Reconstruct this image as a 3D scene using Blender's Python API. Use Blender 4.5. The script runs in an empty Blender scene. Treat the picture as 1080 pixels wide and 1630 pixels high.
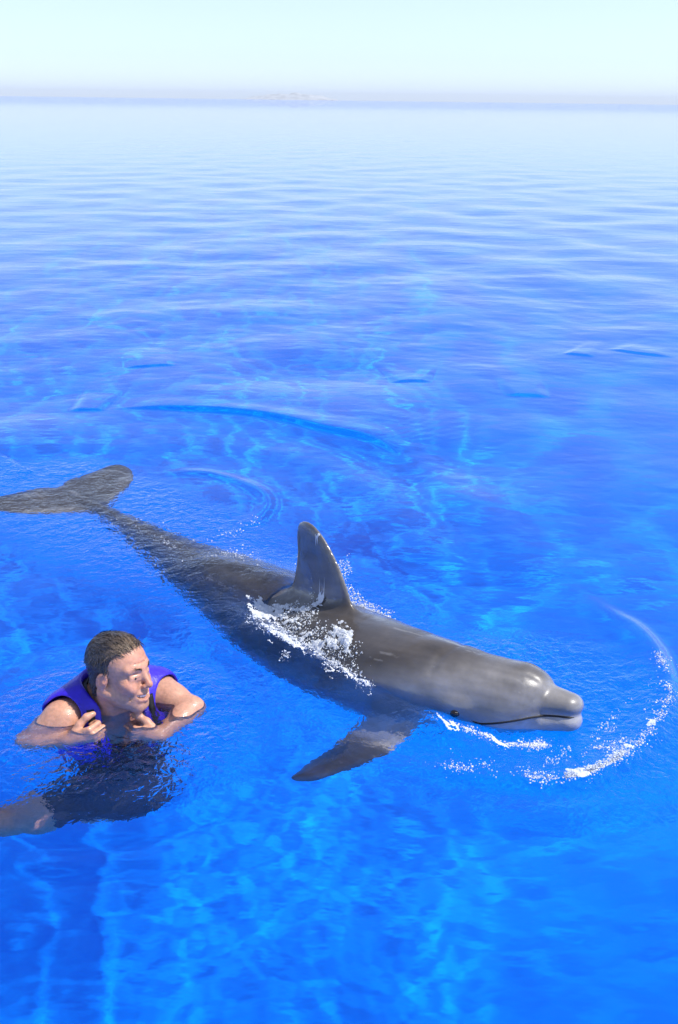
import bpy, math, random
import numpy as np
from mathutils import Matrix, Vector
from mathutils.bvhtree import BVHTree

sc = bpy.context.scene
COL = sc.collection
random.seed(7)
RNG = np.random.default_rng(11)

# ------------------------------------------------------------------ camera
F_PX, CAM_H = 1700.0, 1.65
PITCH, ROLL = math.atan(655 / F_PX), math.atan(14 / 1080)
cam = bpy.data.cameras.new('camera')
cam_o = bpy.data.objects.new('camera', cam)
COL.objects.link(cam_o)
sc.camera = cam_o
cam.sensor_fit = 'VERTICAL'
cam.sensor_height = 36
cam.lens = F_PX / 1630 * 36
cam.clip_start, cam.clip_end = 0.05, 200000
cam_o.location = (0, 0, CAM_H)
CAM_R = Matrix.Rotation(math.pi / 2 - PITCH, 3, 'X') @ Matrix.Rotation(ROLL, 3, 'Z')
cam_o.rotation_euler = CAM_R.to_euler()

# ------------------------------------------------------------------ sky, sun, exposure
SUN_EL, SUN_AZ = math.radians(58), math.radians(94)      # azimuth from +Y towards +X
world = bpy.data.worlds.new('World')
sc.world = world
world.use_nodes = True
wn = world.node_tree
sky = wn.nodes.new('ShaderNodeTexSky')
sky.sky_type = 'NISHITA'
sky.sun_disc = False
sky.sun_elevation, sky.sun_rotation = SUN_EL, SUN_AZ
sky.air_density, sky.dust_density, sky.ozone_density = 0.75, 0.3, 2.0
bg = wn.nodes['Background']
tint = wn.nodes.new('ShaderNodeMix')
tint.data_type = 'RGBA'
tint.blend_type = 'MULTIPLY'
tint.inputs['Factor'].default_value = 1
tint.inputs['B'].default_value = (0.68, 0.77, 1.0, 1)
pale = wn.nodes.new('ShaderNodeHueSaturation')      # hazy air: the whole sky is washed out
pale.inputs['Saturation'].default_value = 0.5
wn.links.new(sky.outputs[0], pale.inputs['Color'])
wn.links.new(pale.outputs[0], tint.inputs['A'])
wn.links.new(tint.outputs['Result'], bg.inputs[0])
bg.inputs[1].default_value = 0.122
sun = bpy.data.lights.new('sun', 'SUN')
sun.energy = 3.0
sun.angle = math.radians(1.0)
sun.color = (1, 0.95, 0.88)
sun.cycles.is_caustics_light = True
sun_o = bpy.data.objects.new('sun', sun)
COL.objects.link(sun_o)
sun_dir = Vector((math.sin(SUN_AZ) * math.cos(SUN_EL), math.cos(SUN_AZ) * math.cos(SUN_EL), math.sin(SUN_EL)))
sun_o.rotation_euler = sun_dir.to_track_quat('Z', 'Y').to_euler()
sc.view_settings.view_transform = 'Standard'
sc.view_settings.look = 'None'
sc.view_settings.exposure = 0.9
sc.view_settings.gamma = 1
sc.cycles.use_denoising = True
sc.cycles.caustics_refractive = True
sc.cycles.caustics_reflective = True
sc.cycles.max_bounces = 7
sc.cycles.transmission_bounces = 8
sc.cycles.sample_clamp_indirect = 4.0
sc.cycles.blur_glossy = 0.5

# ------------------------------------------------------------------ helpers
RN = np.array([list(r) for r in CAM_R])


def P(px, py, z=0.0):
    """point of the plane at height z that the photograph's pixel looks at"""
    d = RN @ np.array([(px - 540) / F_PX, -(py - 815) / F_PX, -1.0])
    t = (z - CAM_H) / d[2]
    return np.array([d[0] * t, d[1] * t, z])


def mesh_obj(name, verts, faces, mat=None, parent=None, smooth=True):
    verts = np.asarray(verts, 'f4')
    faces = np.asarray(faces, 'i4')
    me = bpy.data.meshes.new(name)
    me.vertices.add(len(verts))
    me.vertices.foreach_set('co', verts.ravel())
    k = faces.shape[1]
    me.loops.add(faces.size)
    me.loops.foreach_set('vertex_index', faces.ravel())
    me.polygons.add(len(faces))
    me.polygons.foreach_set('loop_start', np.arange(0, faces.size, k, dtype='i4'))
    me.update(calc_edges=True)
    me.validate()
    if smooth:
        me.shade_smooth()
    if mat:
        me.materials.append(mat)
    o = bpy.data.objects.new(name, me)
    COL.objects.link(o)
    if parent:
        o.parent = parent
        o.matrix_parent_inverse = parent.matrix_basis.inverted()
    return o


def tag(o, label=None, cat=None, group=None, kind=None):
    for k, v in (('label', label), ('category', cat), ('group', group), ('kind', kind)):
        if v:
            o[k] = v
    return o


def thing(name, loc, label, cat):
    o = bpy.data.objects.new(name, None)
    o.empty_display_size = 0.2
    o.location = loc
    COL.objects.link(o)
    return tag(o, label, cat)


def vcol(o, name, rgb):
    rgba = np.ones((len(rgb), 4), 'f4')
    rgba[:, :3] = rgb
    a = o.data.color_attributes.new(name, 'FLOAT_COLOR', 'POINT')
    a.data.foreach_set('color', rgba.ravel())


def new_mat(name):
    m = bpy.data.materials.new(name)
    m.use_nodes = True
    nt = m.node_tree
    return m, nt, nt.nodes['Principled BSDF']


def principled(name, color, rough=0.5, spec=0.5, coat=0.0, noise=None, bump=None, attr=None, sss=0.0):
    """noise=(scale, amount), bump=(scale, distance, strength)"""
    m, nt, b = new_mat(name)
    b.inputs['Base Color'].default_value = (*color, 1)
    b.inputs['Roughness'].default_value = rough
    b.inputs['Specular IOR Level'].default_value = spec
    b.inputs['Coat Weight'].default_value = coat
    b.inputs['Coat Roughness'].default_value = 0.08
    if sss:
        b.inputs['Subsurface Weight'].default_value = sss
        b.inputs['Subsurface Radius'].default_value = (0.012, 0.004, 0.002)
        b.inputs['Subsurface Scale'].default_value = 0.6
    tc = nt.nodes.new('ShaderNodeTexCoord')
    src = None
    if attr:
        at = nt.nodes.new('ShaderNodeAttribute')
        at.attribute_name = attr
        src = at.outputs['Color']
    if noise:
        n = nt.nodes.new('ShaderNodeTexNoise')
        n.inputs['Scale'].default_value = noise[0]
        n.inputs['Detail'].default_value = 6
        nt.links.new(tc.outputs['Object'], n.inputs['Vector'])
        mr = nt.nodes.new('ShaderNodeMapRange')
        mr.inputs['From Min'].default_value = 0.3
        mr.inputs['From Max'].default_value = 0.7
        mr.inputs['To Min'].default_value = 1 - noise[1]
        mr.inputs['To Max'].default_value = 1 + noise[1]
        nt.links.new(n.outputs['Fac'], mr.inputs['Value'])
        mx = nt.nodes.new('ShaderNodeMix')
        mx.data_type = 'RGBA'
        mx.blend_type = 'MULTIPLY'
        mx.inputs['Factor'].default_value = 1
        mx.inputs['A'].default_value = (*color, 1)
        if src:
            nt.links.new(src, mx.inputs['A'])
        nt.links.new(mr.outputs[0], mx.inputs['B'])
        src = mx.outputs['Result']
    if src:
        nt.links.new(src, b.inputs['Base Color'])
    if bump:
        n2 = nt.nodes.new('ShaderNodeTexNoise')
        n2.inputs['Scale'].default_value = bump[0]
        n2.inputs['Detail'].default_value = 4
        nt.links.new(tc.outputs['Object'], n2.inputs['Vector'])
        bp = nt.nodes.new('ShaderNodeBump')
        bp.inputs['Distance'].default_value = bump[1]
        bp.inputs['Strength'].default_value = bump[2]
        nt.links.new(n2.outputs['Fac'], bp.inputs['Height'])
        nt.links.new(bp.outputs[0], b.inputs['Normal'])
        if coat:
            nt.links.new(bp.outputs[0], b.inputs['Coat Normal'])
    return m


# ---- signed-distance modelling: primitives blended on a grid, surface extracted by surface nets
class Field:
    def __init__(s, lo, hi, h):
        s.h = h
        s.lo = np.array(lo, float)
        s.n = np.ceil((np.array(hi) - s.lo) / h).astype(int) + 1
        s.F = np.full(s.n, 0.5, 'f4')
        s.ax = [(s.lo[i] + np.arange(s.n[i]) * h).astype('f4') for i in range(3)]

    def _sl(s, lo, hi):
        a = np.clip(np.floor((np.array(lo) - s.lo) / s.h).astype(int), 0, s.n)
        b = np.clip(np.ceil((np.array(hi) - s.lo) / s.h).astype(int) + 1, 0, s.n)
        return tuple(slice(a[i], b[i]) for i in range(3))

    def op(s, fn, lo, hi, k=0.0, mode='add'):
        m = max(k, 0) + 2.5 * s.h
        sl = s._sl(np.array(lo) - m, np.array(hi) + m)
        X = s.ax[0][sl[0]][:, None, None]
        Y = s.ax[1][sl[1]][None, :, None]
        Z = s.ax[2][sl[2]][None, None, :]
        if X.size * Y.size * Z.size == 0:
            return
        d = fn(X, Y, Z)
        a = s.F[sl]
        if mode == 'add':
            if k > 0:
                hh = np.maximum(k - np.abs(a - d), 0) / k
                s.F[sl] = np.minimum(a, d) - hh * hh * (k * 0.25)
            else:
                s.F[sl] = np.minimum(a, d)
        else:
            d = -d if mode == 'sub' else d
            if k > 0:
                hh = np.maximum(k - np.abs(a - d), 0) / k
                s.F[sl] = np.maximum(a, d) + hh * hh * (k * 0.25)
            else:
                s.F[sl] = np.maximum(a, d)

    def cone(s, a, b, ra, rb, k=0.0, mode='add'):
        a = np.array(a, float)
        b = np.array(b, float)
        r = max(ra, rb)
        ab = b - a
        L2 = float(ab @ ab) + 1e-12

        def fn(X, Y, Z):
            x, y, z = X - a[0], Y - a[1], Z - a[2]
            t = np.clip((x * ab[0] + y * ab[1] + z * ab[2]) / L2, 0, 1)
            return np.sqrt((x - t * ab[0]) ** 2 + (y - t * ab[1]) ** 2 + (z - t * ab[2]) ** 2) - (ra + (rb - ra) * t)
        s.op(fn, np.minimum(a, b) - r, np.maximum(a, b) + r, k, mode)

    def ell(s, c, r, R=None, k=0.0, mode='add'):
        c = np.array(c, float)
        r = np.array(r, float)
        R = np.eye(3) if R is None else R
        e = np.sqrt(((R * r) ** 2).sum(1))

        def fn(X, Y, Z):
            x, y, z = X - c[0], Y - c[1], Z - c[2]
            q = [x * R[0, i] + y * R[1, i] + z * R[2, i] for i in range(3)]
            k0 = np.sqrt((q[0] / r[0]) ** 2 + (q[1] / r[1]) ** 2 + (q[2] / r[2]) ** 2)
            k1 = np.sqrt((q[0] / r[0] ** 2) ** 2 + (q[1] / r[1] ** 2) ** 2 + (q[2] / r[2] ** 2) ** 2) + 1e-6
            return k0 * (k0 - 1) / k1
        s.op(fn, c - e, c + e, k, mode)

    def chain(s, pts, rad, k=0.0, mode='add'):
        for i in range(len(pts) - 1):
            s.cone(pts[i], pts[i + 1], rad[i], rad[i + 1], k, mode)

    def extract(s, smooth=2):
        F = s.F
        for i in range(3):     # close the surface at the grid's border
            sl = [slice(None)] * 3
            for e in (0, -1):
                sl[i] = e
                F[tuple(sl)] = 0.5
        S = F < 0
        c = np.zeros(tuple(n - 1 for n in F.shape), 'u1')
        for i in (0, 1):
            for j in (0, 1):
                for k in (0, 1):
                    c += S[i:F.shape[0] - 1 + i, j:F.shape[1] - 1 + j, k:F.shape[2] - 1 + k]
        act = (c > 0) & (c < 8)
        ids = np.argwhere(act)
        idx = np.full(c.shape, -1, 'i4')
        idx[act] = np.arange(len(ids))
        off = np.array([(i, j, k) for i in (0, 1) for j in (0, 1) for k in (0, 1)])
        val = np.stack([F[ids[:, 0] + o[0], ids[:, 1] + o[1], ids[:, 2] + o[2]] for o in off], 1)
        acc = np.zeros((len(ids), 3))
        cnt = np.zeros(len(ids))
        for a in range(8):
            for b in range(a + 1, 8):
                if np.abs(off[a] - off[b]).sum() != 1:
                    continue
                m = (val[:, a] < 0) != (val[:, b] < 0)
                t = val[m, a] / (val[m, a] - val[m, b])
                acc[m] += off[a] + t[:, None] * (off[b] - off[a])
                cnt[m] += 1
        V = s.lo + (ids + acc / cnt[:, None]) * s.h
        faces = []
        for ax in range(3):
            o1, o2 = (ax + 1) % 3, (ax + 2) % 3
            A = [slice(None)] * 3
            B = [slice(None)] * 3
            A[ax], B[ax] = slice(0, -1), slice(1, None)
            ch = S[tuple(A)] != S[tuple(B)]
            e = np.argwhere(ch)
            e = e[(e[:, o1] > 0) & (e[:, o2] > 0) & (e[:, o1] < c.shape[o1]) & (e[:, o2] < c.shape[o2])]
            inside = S[e[:, 0], e[:, 1], e[:, 2]]
            q = []
            for d1, d2 in ((-1, -1), (0, -1), (0, 0), (-1, 0)):
                g = e.copy()
                g[:, o1] += d1
                g[:, o2] += d2
                q.append(idx[g[:, 0], g[:, 1], g[:, 2]])
            q = np.stack(q, 1)
            q[~inside] = q[~inside][:, ::-1]
            faces.append(q)
        Fc = np.concatenate(faces)
        ed = np.concatenate([Fc[:, [i, (i + 1) % 4]] for i in range(4)])
        for _ in range(smooth):
            acc = np.zeros_like(V)
            n = np.bincount(ed[:, 0], minlength=len(V))
            for i in range(3):
                acc[:, i] = np.bincount(ed[:, 0], V[ed[:, 1], i], minlength=len(V))
            V = 0.5 * V + 0.5 * acc / np.maximum(n, 1)[:, None]
        return V, Fc


def smoothstep(a, b, x):
    t = np.clip((x - a) / (b - a), 0, 1)
    return t * t * (3 - 2 * t)


def curve(xs, ys, x, sm=0.05):
    """smooth interpolation through control points"""
    g = np.linspace(min(xs) - 0.2, max(xs) + 0.2, 1600)
    y = np.interp(g, xs, ys)
    d = g[1] - g[0]
    k = np.exp(-0.5 * (np.arange(-200, 201) * d / sm) ** 2)
    k /= k.sum()
    y = np.convolve(np.pad(y, 200, 'edge'), k, 'valid')
    return np.interp(x, g, y)


_nw = [(RNG.normal(size=3) * f, RNG.random() * 6.28, 1 / f ** 0.7) for f in (1, 1, 1, 2, 2, 2, 4, 4, 4, 4, 8, 8, 8)]


def noise3(p, scale=1.0):
    """cheap smooth noise, about -1..1"""
    o = 0
    for w, ph, a in _nw:
        o = o + a * np.sin(p @ (w * scale) + ph + 1.7 * np.sin(p @ np.roll(w, 1) * scale * 0.6))
    return o / 2.6


def tube(pts, rad, seg=8):
    pts = np.array(pts, float)
    rad = np.broadcast_to(np.array(rad, float), (len(pts),))
    T = np.gradient(pts, axis=0)
    T /= np.linalg.norm(T, axis=1)[:, None] + 1e-9
    up = np.array([0, 0, 1.0]) if abs(T[0][2]) < 0.9 else np.array([1.0, 0, 0])
    V = []
    for p, t, r in zip(pts, T, rad):
        a = np.cross(t, up)
        a /= np.linalg.norm(a) + 1e-9
        b = np.cross(a, t)
        for i in range(seg):
            th = 2 * math.pi * i / seg
            V.append(p + r * (math.cos(th) * a + math.sin(th) * b))
    n = len(pts)
    Fc = [(i * seg + j, i * seg + (j + 1) % seg, (i + 1) * seg + (j + 1) % seg, (i + 1) * seg + j)
          for i in range(n - 1) for j in range(seg)]
    return np.array(V), np.array(Fc)


_ph = (1 + 5 ** 0.5) / 2
ICO_V = np.array([(-1, _ph, 0), (1, _ph, 0), (-1, -_ph, 0), (1, -_ph, 0), (0, -1, _ph), (0, 1, _ph), (0, -1, -_ph),
                  (0, 1, -_ph), (_ph, 0, -1), (_ph, 0, 1), (-_ph, 0, -1), (-_ph, 0, 1)])
ICO_V /= np.linalg.norm(ICO_V[0])
ICO_F = np.array([(0, 11, 5), (0, 5, 1), (0, 1, 7), (0, 7, 10), (0, 10, 11), (1, 5, 9), (5, 11, 4), (11, 10, 2),
                  (10, 7, 6), (7, 1, 8), (3, 9, 4), (3, 4, 2), (3, 2, 6), (3, 6, 8), (3, 8, 9), (4, 9, 5), (2, 4, 11),
                  (6, 2, 10), (8, 6, 7), (9, 8, 1)])


def drops(name, pts, rad, mat, parent=None):
    pts = np.asarray(pts)
    n = len(pts)
    sc3 = rad[:, None] * RNG.uniform(0.7, 1.3, (n, 3))
    V = (pts[:, None, :] + ICO_V[None] * sc3[:, None, :]).reshape(-1, 3)
    Fc = (ICO_F[None] + 12 * np.arange(n)[:, None, None]).reshape(-1, 3)
    return mesh_obj(name, V, Fc, mat, parent)


def poly_dist(px, py, poly):
    """signed 2-D distance to a closed polygon (negative inside); px, py arrays that broadcast"""
    px, py = np.broadcast_arrays(px, py)
    d = np.full(px.shape, 1e9, 'f4')
    ins = np.zeros(px.shape, bool)
    n = len(poly)
    for i in range(n):
        (x0, y0), (x1, y1) = poly[i], poly[(i + 1) % n]
        ex, ey = x1 - x0, y1 - y0
        t = np.clip(((px - x0) * ex + (py - y0) * ey) / (ex * ex + ey * ey + 1e-12), 0, 1)
        d = np.minimum(d, (px - x0 - t * ex) ** 2 + (py - y0 - t * ey) ** 2)
        c = (y0 > py) != (y1 > py)
        if y0 != y1:
            ins ^= c & (px < ex * (py - y0) / (y1 - y0) + x0)
    d = np.sqrt(d)
    return np.where(ins, -d, d)


def smooth_poly(pts, n=8):
    """closed Catmull-Rom through pts"""
    p = np.array(pts, float)
    out = []
    m = len(p)
    for i in range(m):
        a, b, c, d = p[i - 1], p[i], p[(i + 1) % m], p[(i + 2) % m]
        for k in range(n):
            t = k / n
            out.append(0.5 * (2 * b + (c - a) * t + (2 * a - 5 * b + 4 * c - d) * t * t + (3 * b - a - 3 * c + d) * t ** 3))
    return out


def open_curve(pts, n=10):
    p = np.array(pts, float)
    p = np.vstack([2 * p[0] - p[1], p, 2 * p[-1] - p[-2]])
    out = []
    for i in range(1, len(p) - 2):
        a, b, c, d = p[i - 1:i + 3]
        for k in range(n):
            t = k / n
            out.append(0.5 * (2 * b + (c - a) * t + (2 * a - 5 * b + 4 * c - d) * t * t + (3 * b - a - 3 * c + d) * t ** 3))
    out.append(p[-2])
    return np.array(out)


# ------------------------------------------------------------------ where the dolphin lies (plan line nose -> tail notch)
NOSE = P(930, 1125, 0.05)
NOTCH = P(85, 775, -0.03)
AX = (NOTCH - NOSE)[:2]
DL = float(np.hypot(*AX))
AX = AX / DL
RT = np.array([-AX[1], AX[0]])            # the dolphin's right-hand side, towards the camera
BU = [0, .15, .35, .6, .9, 1.26, 1.8, 2.3, 2.84]
BV = [0, .06, .125, .14, .11, .05, .0, -.01, 0]
BZ = [.062, .050, .016, -.055, -.124, -.185, -.205, -.135, -.03]


def spine(u):
    v = curve(BU, BV, u, 0.12)
    z = curve(BU, BZ, u, 0.14)
    return np.stack([NOSE[0] + AX[0] * u + RT[0] * v, NOSE[1] + AX[1] * u + RT[1] * v, z], -1)


def to_world(L):
    """body space (u back, v right, w up) -> bent into the world"""
    u = L[:, 0]
    u = u - .09 * smoothstep(0, .5, u) + .09 * smoothstep(1.1, 2.5, u)      # short head, long tail stock
    e = 0.01
    C = spine(u)
    T = spine(u + e) - spine(u - e)
    T /= np.linalg.norm(T, axis=1)[:, None]
    Rr = np.cross(np.array([0, 0, 1.0]), T)
    Rr /= np.linalg.norm(Rr, axis=1)[:, None]
    U = np.cross(T, Rr)
    a = (math.radians(11) * smoothstep(.95, .25, u))[:, None]     # the head rolls a little to its left
    Rr, U = Rr * np.cos(a) + U * np.sin(a), U * np.cos(a) - Rr * np.sin(a)
    return C + L[:, 1:2] * Rr + L[:, 2:3] * U


# ------------------------------------------------------------------ the sea
def poly_ridge(pix, closed=False):
    return open_curve([P(x, y)[:2] for x, y in pix], 8)


def ridge(X, Y, line, amp, width, ends=True, far=None):
    """height of a rounded ridge that follows a line on the water"""
    w5 = 5 * max(width, far or 0)
    lo, hi = line.min(0) - w5, line.max(0) + w5
    m = (X > lo[0]) & (X < hi[0]) & (Y > lo[1]) & (Y < hi[1])
    out = np.zeros(X.shape)
    if not m.any():
        return out
    x, y = X[m], Y[m]
    d = np.full(x.shape, 1e9)
    s = np.zeros(x.shape)
    tt = np.zeros(x.shape)
    n = len(line) - 1
    for i in range(n):
        a, b = line[i], line[i + 1]
        e = b - a
        t = np.clip(((x - a[0]) * e[0] + (y - a[1]) * e[1]) / (e @ e + 1e-12), 0, 1)
        dx, dy = x - a[0] - t * e[0], y - a[1] - t * e[1]
        dd = np.hypot(dx, dy)
        q = dd < d
        d[q] = dd[q]
        s[q] = np.sign(e[0] * dy - e[1] * dx)[q]
        tt[q] = ((i + t) / n)[q]
    sd = d * s
    f = np.exp(-0.5 * (sd / np.where(sd > 0, far or width, width)) ** 2)      # far: softer slope on the left of the line
    if ends:
        f *= smoothstep(0, .3, tt) * smoothstep(0, .3, 1 - tt)
    out[m] = amp * f
    return out


WAKE = poly_ridge([(150, 652), (250, 651), (340, 657), (430, 667), (520, 688), (600, 706), (655, 733), (730, 790), (790, 850), (835, 920), (890, 985)])
WAKE_A = poly_ridge([(170, 650), (250, 651), (340, 657), (430, 667), (520, 688), (600, 706), (655, 733)])
SLICKS = [poly_ridge(q) for q in ([(195, 585), (240, 583), (285, 582)], [(965, 555), (1010, 562), (1080, 570)], [(895, 563), (920, 566), (950, 569)], [(620, 607), (655, 606), (690, 608)], [(800, 630), (840, 630), (880, 631)], [(110, 652), (140, 652), (170, 653)])]
WAKE_B = poly_ridge([(250, 705), (420, 715), (560, 760), (640, 830), (700, 900), (760, 950)])
BOW = poly_ridge([(600, 1215), (700, 1222), (800, 1238), (900, 1246), (970, 1228), (1030, 1185), (1062, 1125), (1052, 1060), (1015, 1005), (960, 970), (880, 920)])
BOW_B = poly_ridge([(690, 1255), (800, 1280), (920, 1290), (1020, 1250), (1090, 1180), (1120, 1100), (1090, 1010)])
TAIL_R = poly_ridge([(230, 755), (320, 750), (400, 772), (425, 800), (405, 830), (350, 852)])
MAN_C = P(185, 1165)[:2]
BOW_C = P(860, 1120)[:2]
LAP = poly_ridge([(280, 920), (370, 985), (450, 1040), (530, 1085), (610, 1125), (690, 1155), (760, 1174), (820, 1186)])
AWASH = poly_ridge([(270, 885), (340, 910), (400, 928), (450, 944), (480, 955)])
COMPS = []
_r = np.random.default_rng(5)
for i in range(85):
    lam = 0.07 * (2.6 / 0.07) ** _r.random()
    th = math.pi / 2 + 0.3 + _r.normal() * 1.15
    slope = 0.0072 * (.85 if lam > .9 else .75 if lam > .5 else .52 if lam > 0.25 else 0.42)
    COMPS.append((lam, th, slope, _r.random() * 6.28))
CHOP = []
for i in range(46):
    lam = 0.045 * (0.16 / 0.045) ** _r.random()
    CHOP.append((lam, _r.random() * 6.28, 0.009, _r.random() * 6.28))
DROPS_SPINE = spine(np.linspace(0.0, 2.8, 60))


RUFFLE = {}


def height(X, Y, SX=None, SY=None):
    if SX is None:
        SX = SY = np.full(X.shape, 0.012)
    Z = np.zeros(X.shape)
    R2 = np.hypot(X, Y)
    for lam, th, sl, ph in COMPS:
        k = 2 * math.pi / lam
        c, s = math.cos(th), math.sin(th)
        fade = np.clip(lam / (3.2 * (abs(c) * SX + abs(s) * SY)) - 0.6, 0, 1)
        if not fade.any():
            continue
        warp = 0.25 * lam * np.sin(2 * math.pi * (X * s - Y * c) / (lam * 3.7) + ph * 3)
        calm = 1 if lam > .9 else (.45 if lam > .2 else .6) + (.55 if lam > .2 else .4) * smoothstep(4.5, 8.5, Y)
        Z += calm * fade * sl / k * np.sin(k * (X * c + Y * s + warp) + ph)
    near = (np.abs(X) < 3) & (Y > 0.8) & (Y < 9)
    if near.any():
        x, y = X[near], Y[near]
        z = np.zeros(x.shape)
        # broken water close round the animal
        d = np.full(x.shape, 9.0)
        for p in DROPS_SPINE:
            d = np.minimum(d, np.hypot(x - p[0], y - p[1]))
        hd = np.hypot(x - BOW_C[0], y - BOW_C[1])
        side = (x - NOSE[0]) * RT[0] + (y - NOSE[1]) * RT[1]
        mask = np.where(side > 0, smoothstep(.62, .15, d) * .95, smoothstep(.45, .12, d) * .8) + smoothstep(.50, .36, hd) * .75
        mask = mask * (1 + .8 * smoothstep(1.3, 2.0, (x - NOSE[0]) * AX[0] + (y - NOSE[1]) * AX[1]))
        dm = np.hypot(x - MAN_C[0], y - MAN_C[1] - .05)
        mask = np.maximum(mask, 1.9 * smoothstep(.5, .2, dm))
        ch = np.zeros(x.shape)
        for lam, th, sl, ph in CHOP:
            k = 2 * math.pi / lam
            ch += sl / k * np.sin(k * (x * math.cos(th) + y * math.sin(th)) + ph)
        z += mask * ch
        # rings from the man and from the tail
        wob = dm + .03 * np.sin(5 * x + 3 * y) + .025 * np.sin(9 * y - 7 * x)
        z += .0016 * np.sin(2 * math.pi * wob / .14) * smoothstep(.12, .25, dm) * smoothstep(.95, .3, dm) * (.6 + .4 * np.sin(3 * np.arctan2(y - MAN_C[1], x - MAN_C[0])))
        z += ridge(x, y, WAKE, .015, .10) + ridge(x, y, WAKE_A, .024, .018, True, .42)
        for q in SLICKS:
            z += ridge(x, y, q, .010, .017, True, .25)
        z += ridge(x, y, WAKE_B, .012, .11)
        z += ridge(x, y, BOW, .022, .022, True, .06)
        z += ridge(x, y, BOW_B, .008, .06)
        z += ridge(x, y, TAIL_R, .008, .03)
        z += ridge(x, y, AWASH, .045, .09)
        z += ridge(x, y, LAP, .042, .05)
        Z[near] += z
        RUFFLE['m'] = np.zeros(X.shape)
        RUFFLE['m'][near] = np.clip(mask, 0, 1.6)
    return Z


def graded(a, b, lo, hi, d, g_lo, g_hi):
    v = list(np.arange(a, b + 1e-9, d))
    s, x = d, v[-1]
    while x < hi:
        s *= g_hi
        x += s
        v.append(x)
    s, x, w = d, a, []
    while x > lo:
        s *= g_lo
        x -= s
        w.append(x)
    return np.array(w[::-1] + v)


def grid_faces(n, m):
    i = np.arange(n * m).reshape(n, m)
    return np.stack([i[:-1, :-1], i[:-1, 1:], i[1:, 1:], i[1:, :-1]], -1).reshape(-1, 4)


gx = graded(-2.1, 2.1, -40000, 40000, .0125, 1.05, 1.05)
gy = graded(1.2, 7.5, -3000, 45000, .0125, 1.09, 1.02)
GX, GY = np.meshgrid(gx, gy)
SX = np.gradient(gx)[None, :] + 0 * GX
SY = np.gradient(gy)[:, None] + 0 * GX
GZ = height(GX, GY, SX, SY)


def water_material():
    m = bpy.data.materials.new('sea_water')
    m.use_nodes = True
    nt = m.node_tree
    nt.nodes.clear()
    g = nt.nodes.new('ShaderNodeBsdfGlass')
    g.inputs['IOR'].default_value = 1.333
    g.inputs['Roughness'].default_value = 0
    out = nt.nodes.new('ShaderNodeOutputMaterial')
    nt.links.new(g.outputs[0], out.inputs['Surface'])
    tc = nt.nodes.new('ShaderNodeTexCoord')
    prev = None
    for sx, sy, dist in ((0.9, 1.5, .011), (3.2, 4.4, .0042), (9.0, 13.0, .0011)):
        mp = nt.nodes.new('ShaderNodeMapping')
        mp.inputs['Scale'].default_value = (sx, sy, 1)
        nt.links.new(tc.outputs['Object'], mp.inputs['Vector'])
        n = nt.nodes.new('ShaderNodeTexNoise')
        n.inputs['Scale'].default_value = 1
        n.inputs['Detail'].default_value = 3
        nt.links.new(mp.outputs[0], n.inputs['Vector'])
        b = nt.nodes.new('ShaderNodeBump')
        b.inputs['Distance'].default_value = dist
        b.inputs['Strength'].default_value = 1
        nt.links.new(n.outputs['Fac'], b.inputs['Height'])
        if prev:
            nt.links.new(prev.outputs[0], b.inputs['Normal'])
        prev = b
    # open water far out is roughened by wind
    sx_ = nt.nodes.new('ShaderNodeSeparateXYZ')
    nt.links.new(tc.outputs['Object'], sx_.inputs[0])
    far = nt.nodes.new('ShaderNodeMapRange')
    far.interpolation_type = 'SMOOTHSTEP'
    far.inputs['From Min'].default_value, far.inputs['From Max'].default_value = 90, 420
    nt.links.new(sx_.outputs['Y'], far.inputs['Value'])
    mp = nt.nodes.new('ShaderNodeMapping')
    mp.inputs['Scale'].default_value = (.12, .2, 1)
    nt.links.new(tc.outputs['Object'], mp.inputs['Vector'])
    n = nt.nodes.new('ShaderNodeTexNoise')
    n.inputs['Scale'].default_value = 1
    n.inputs['Detail'].default_value = 3
    nt.links.new(mp.outputs[0], n.inputs['Vector'])
    mu = nt.nodes.new('ShaderNodeMath')
    mu.operation = 'MULTIPLY'
    nt.links.new(n.outputs['Fac'], mu.inputs[0])
    nt.links.new(far.outputs[0], mu.inputs[1])
    b = nt.nodes.new('ShaderNodeBump')
    b.inputs['Distance'].default_value = 1.1
    nt.links.new(mu.outputs[0], b.inputs['Height'])
    nt.links.new(prev.outputs[0], b.inputs['Normal'])
    prev = b
    # water ruffled by the swimmers: short steep ripples where the sheet carries the 'ruffle' value
    at = nt.nodes.new('ShaderNodeAttribute')
    at.attribute_name = 'ruffle'
    for sc_, dist in ((24.0, .0075), (60.0, .0028)):
        n = nt.nodes.new('ShaderNodeTexNoise')
        n.inputs['Scale'].default_value = sc_
        n.inputs['Detail'].default_value = 2
        n.inputs['Distortion'].default_value = .6
        nt.links.new(tc.outputs['Object'], n.inputs['Vector'])
        mu = nt.nodes.new('ShaderNodeMath')
        mu.operation = 'MULTIPLY'
        nt.links.new(n.outputs['Fac'], mu.inputs[0])
        nt.links.new(at.outputs['Fac'], mu.inputs[1])
        b = nt.nodes.new('ShaderNodeBump')
        b.inputs['Distance'].default_value = dist
        b.inputs['Strength'].default_value = 1
        nt.links.new(mu.outputs[0], b.inputs['Height'])
        nt.links.new(prev.outputs[0], b.inputs['Normal'])
        prev = b
    nt.links.new(prev.outputs[0], g.inputs['Normal'])
    return m


sea = mesh_obj('sea', np.stack([GX, GY, GZ], -1).reshape(-1, 3), grid_faces(*GX.shape), water_material())
tag(sea, kind='structure')
_ra = sea.data.attributes.new('ruffle', 'FLOAT', 'POINT')
_ra.data.foreach_set('value', RUFFLE['m'].ravel().astype('f4'))
sea.cycles.is_caustics_caster = True

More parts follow.
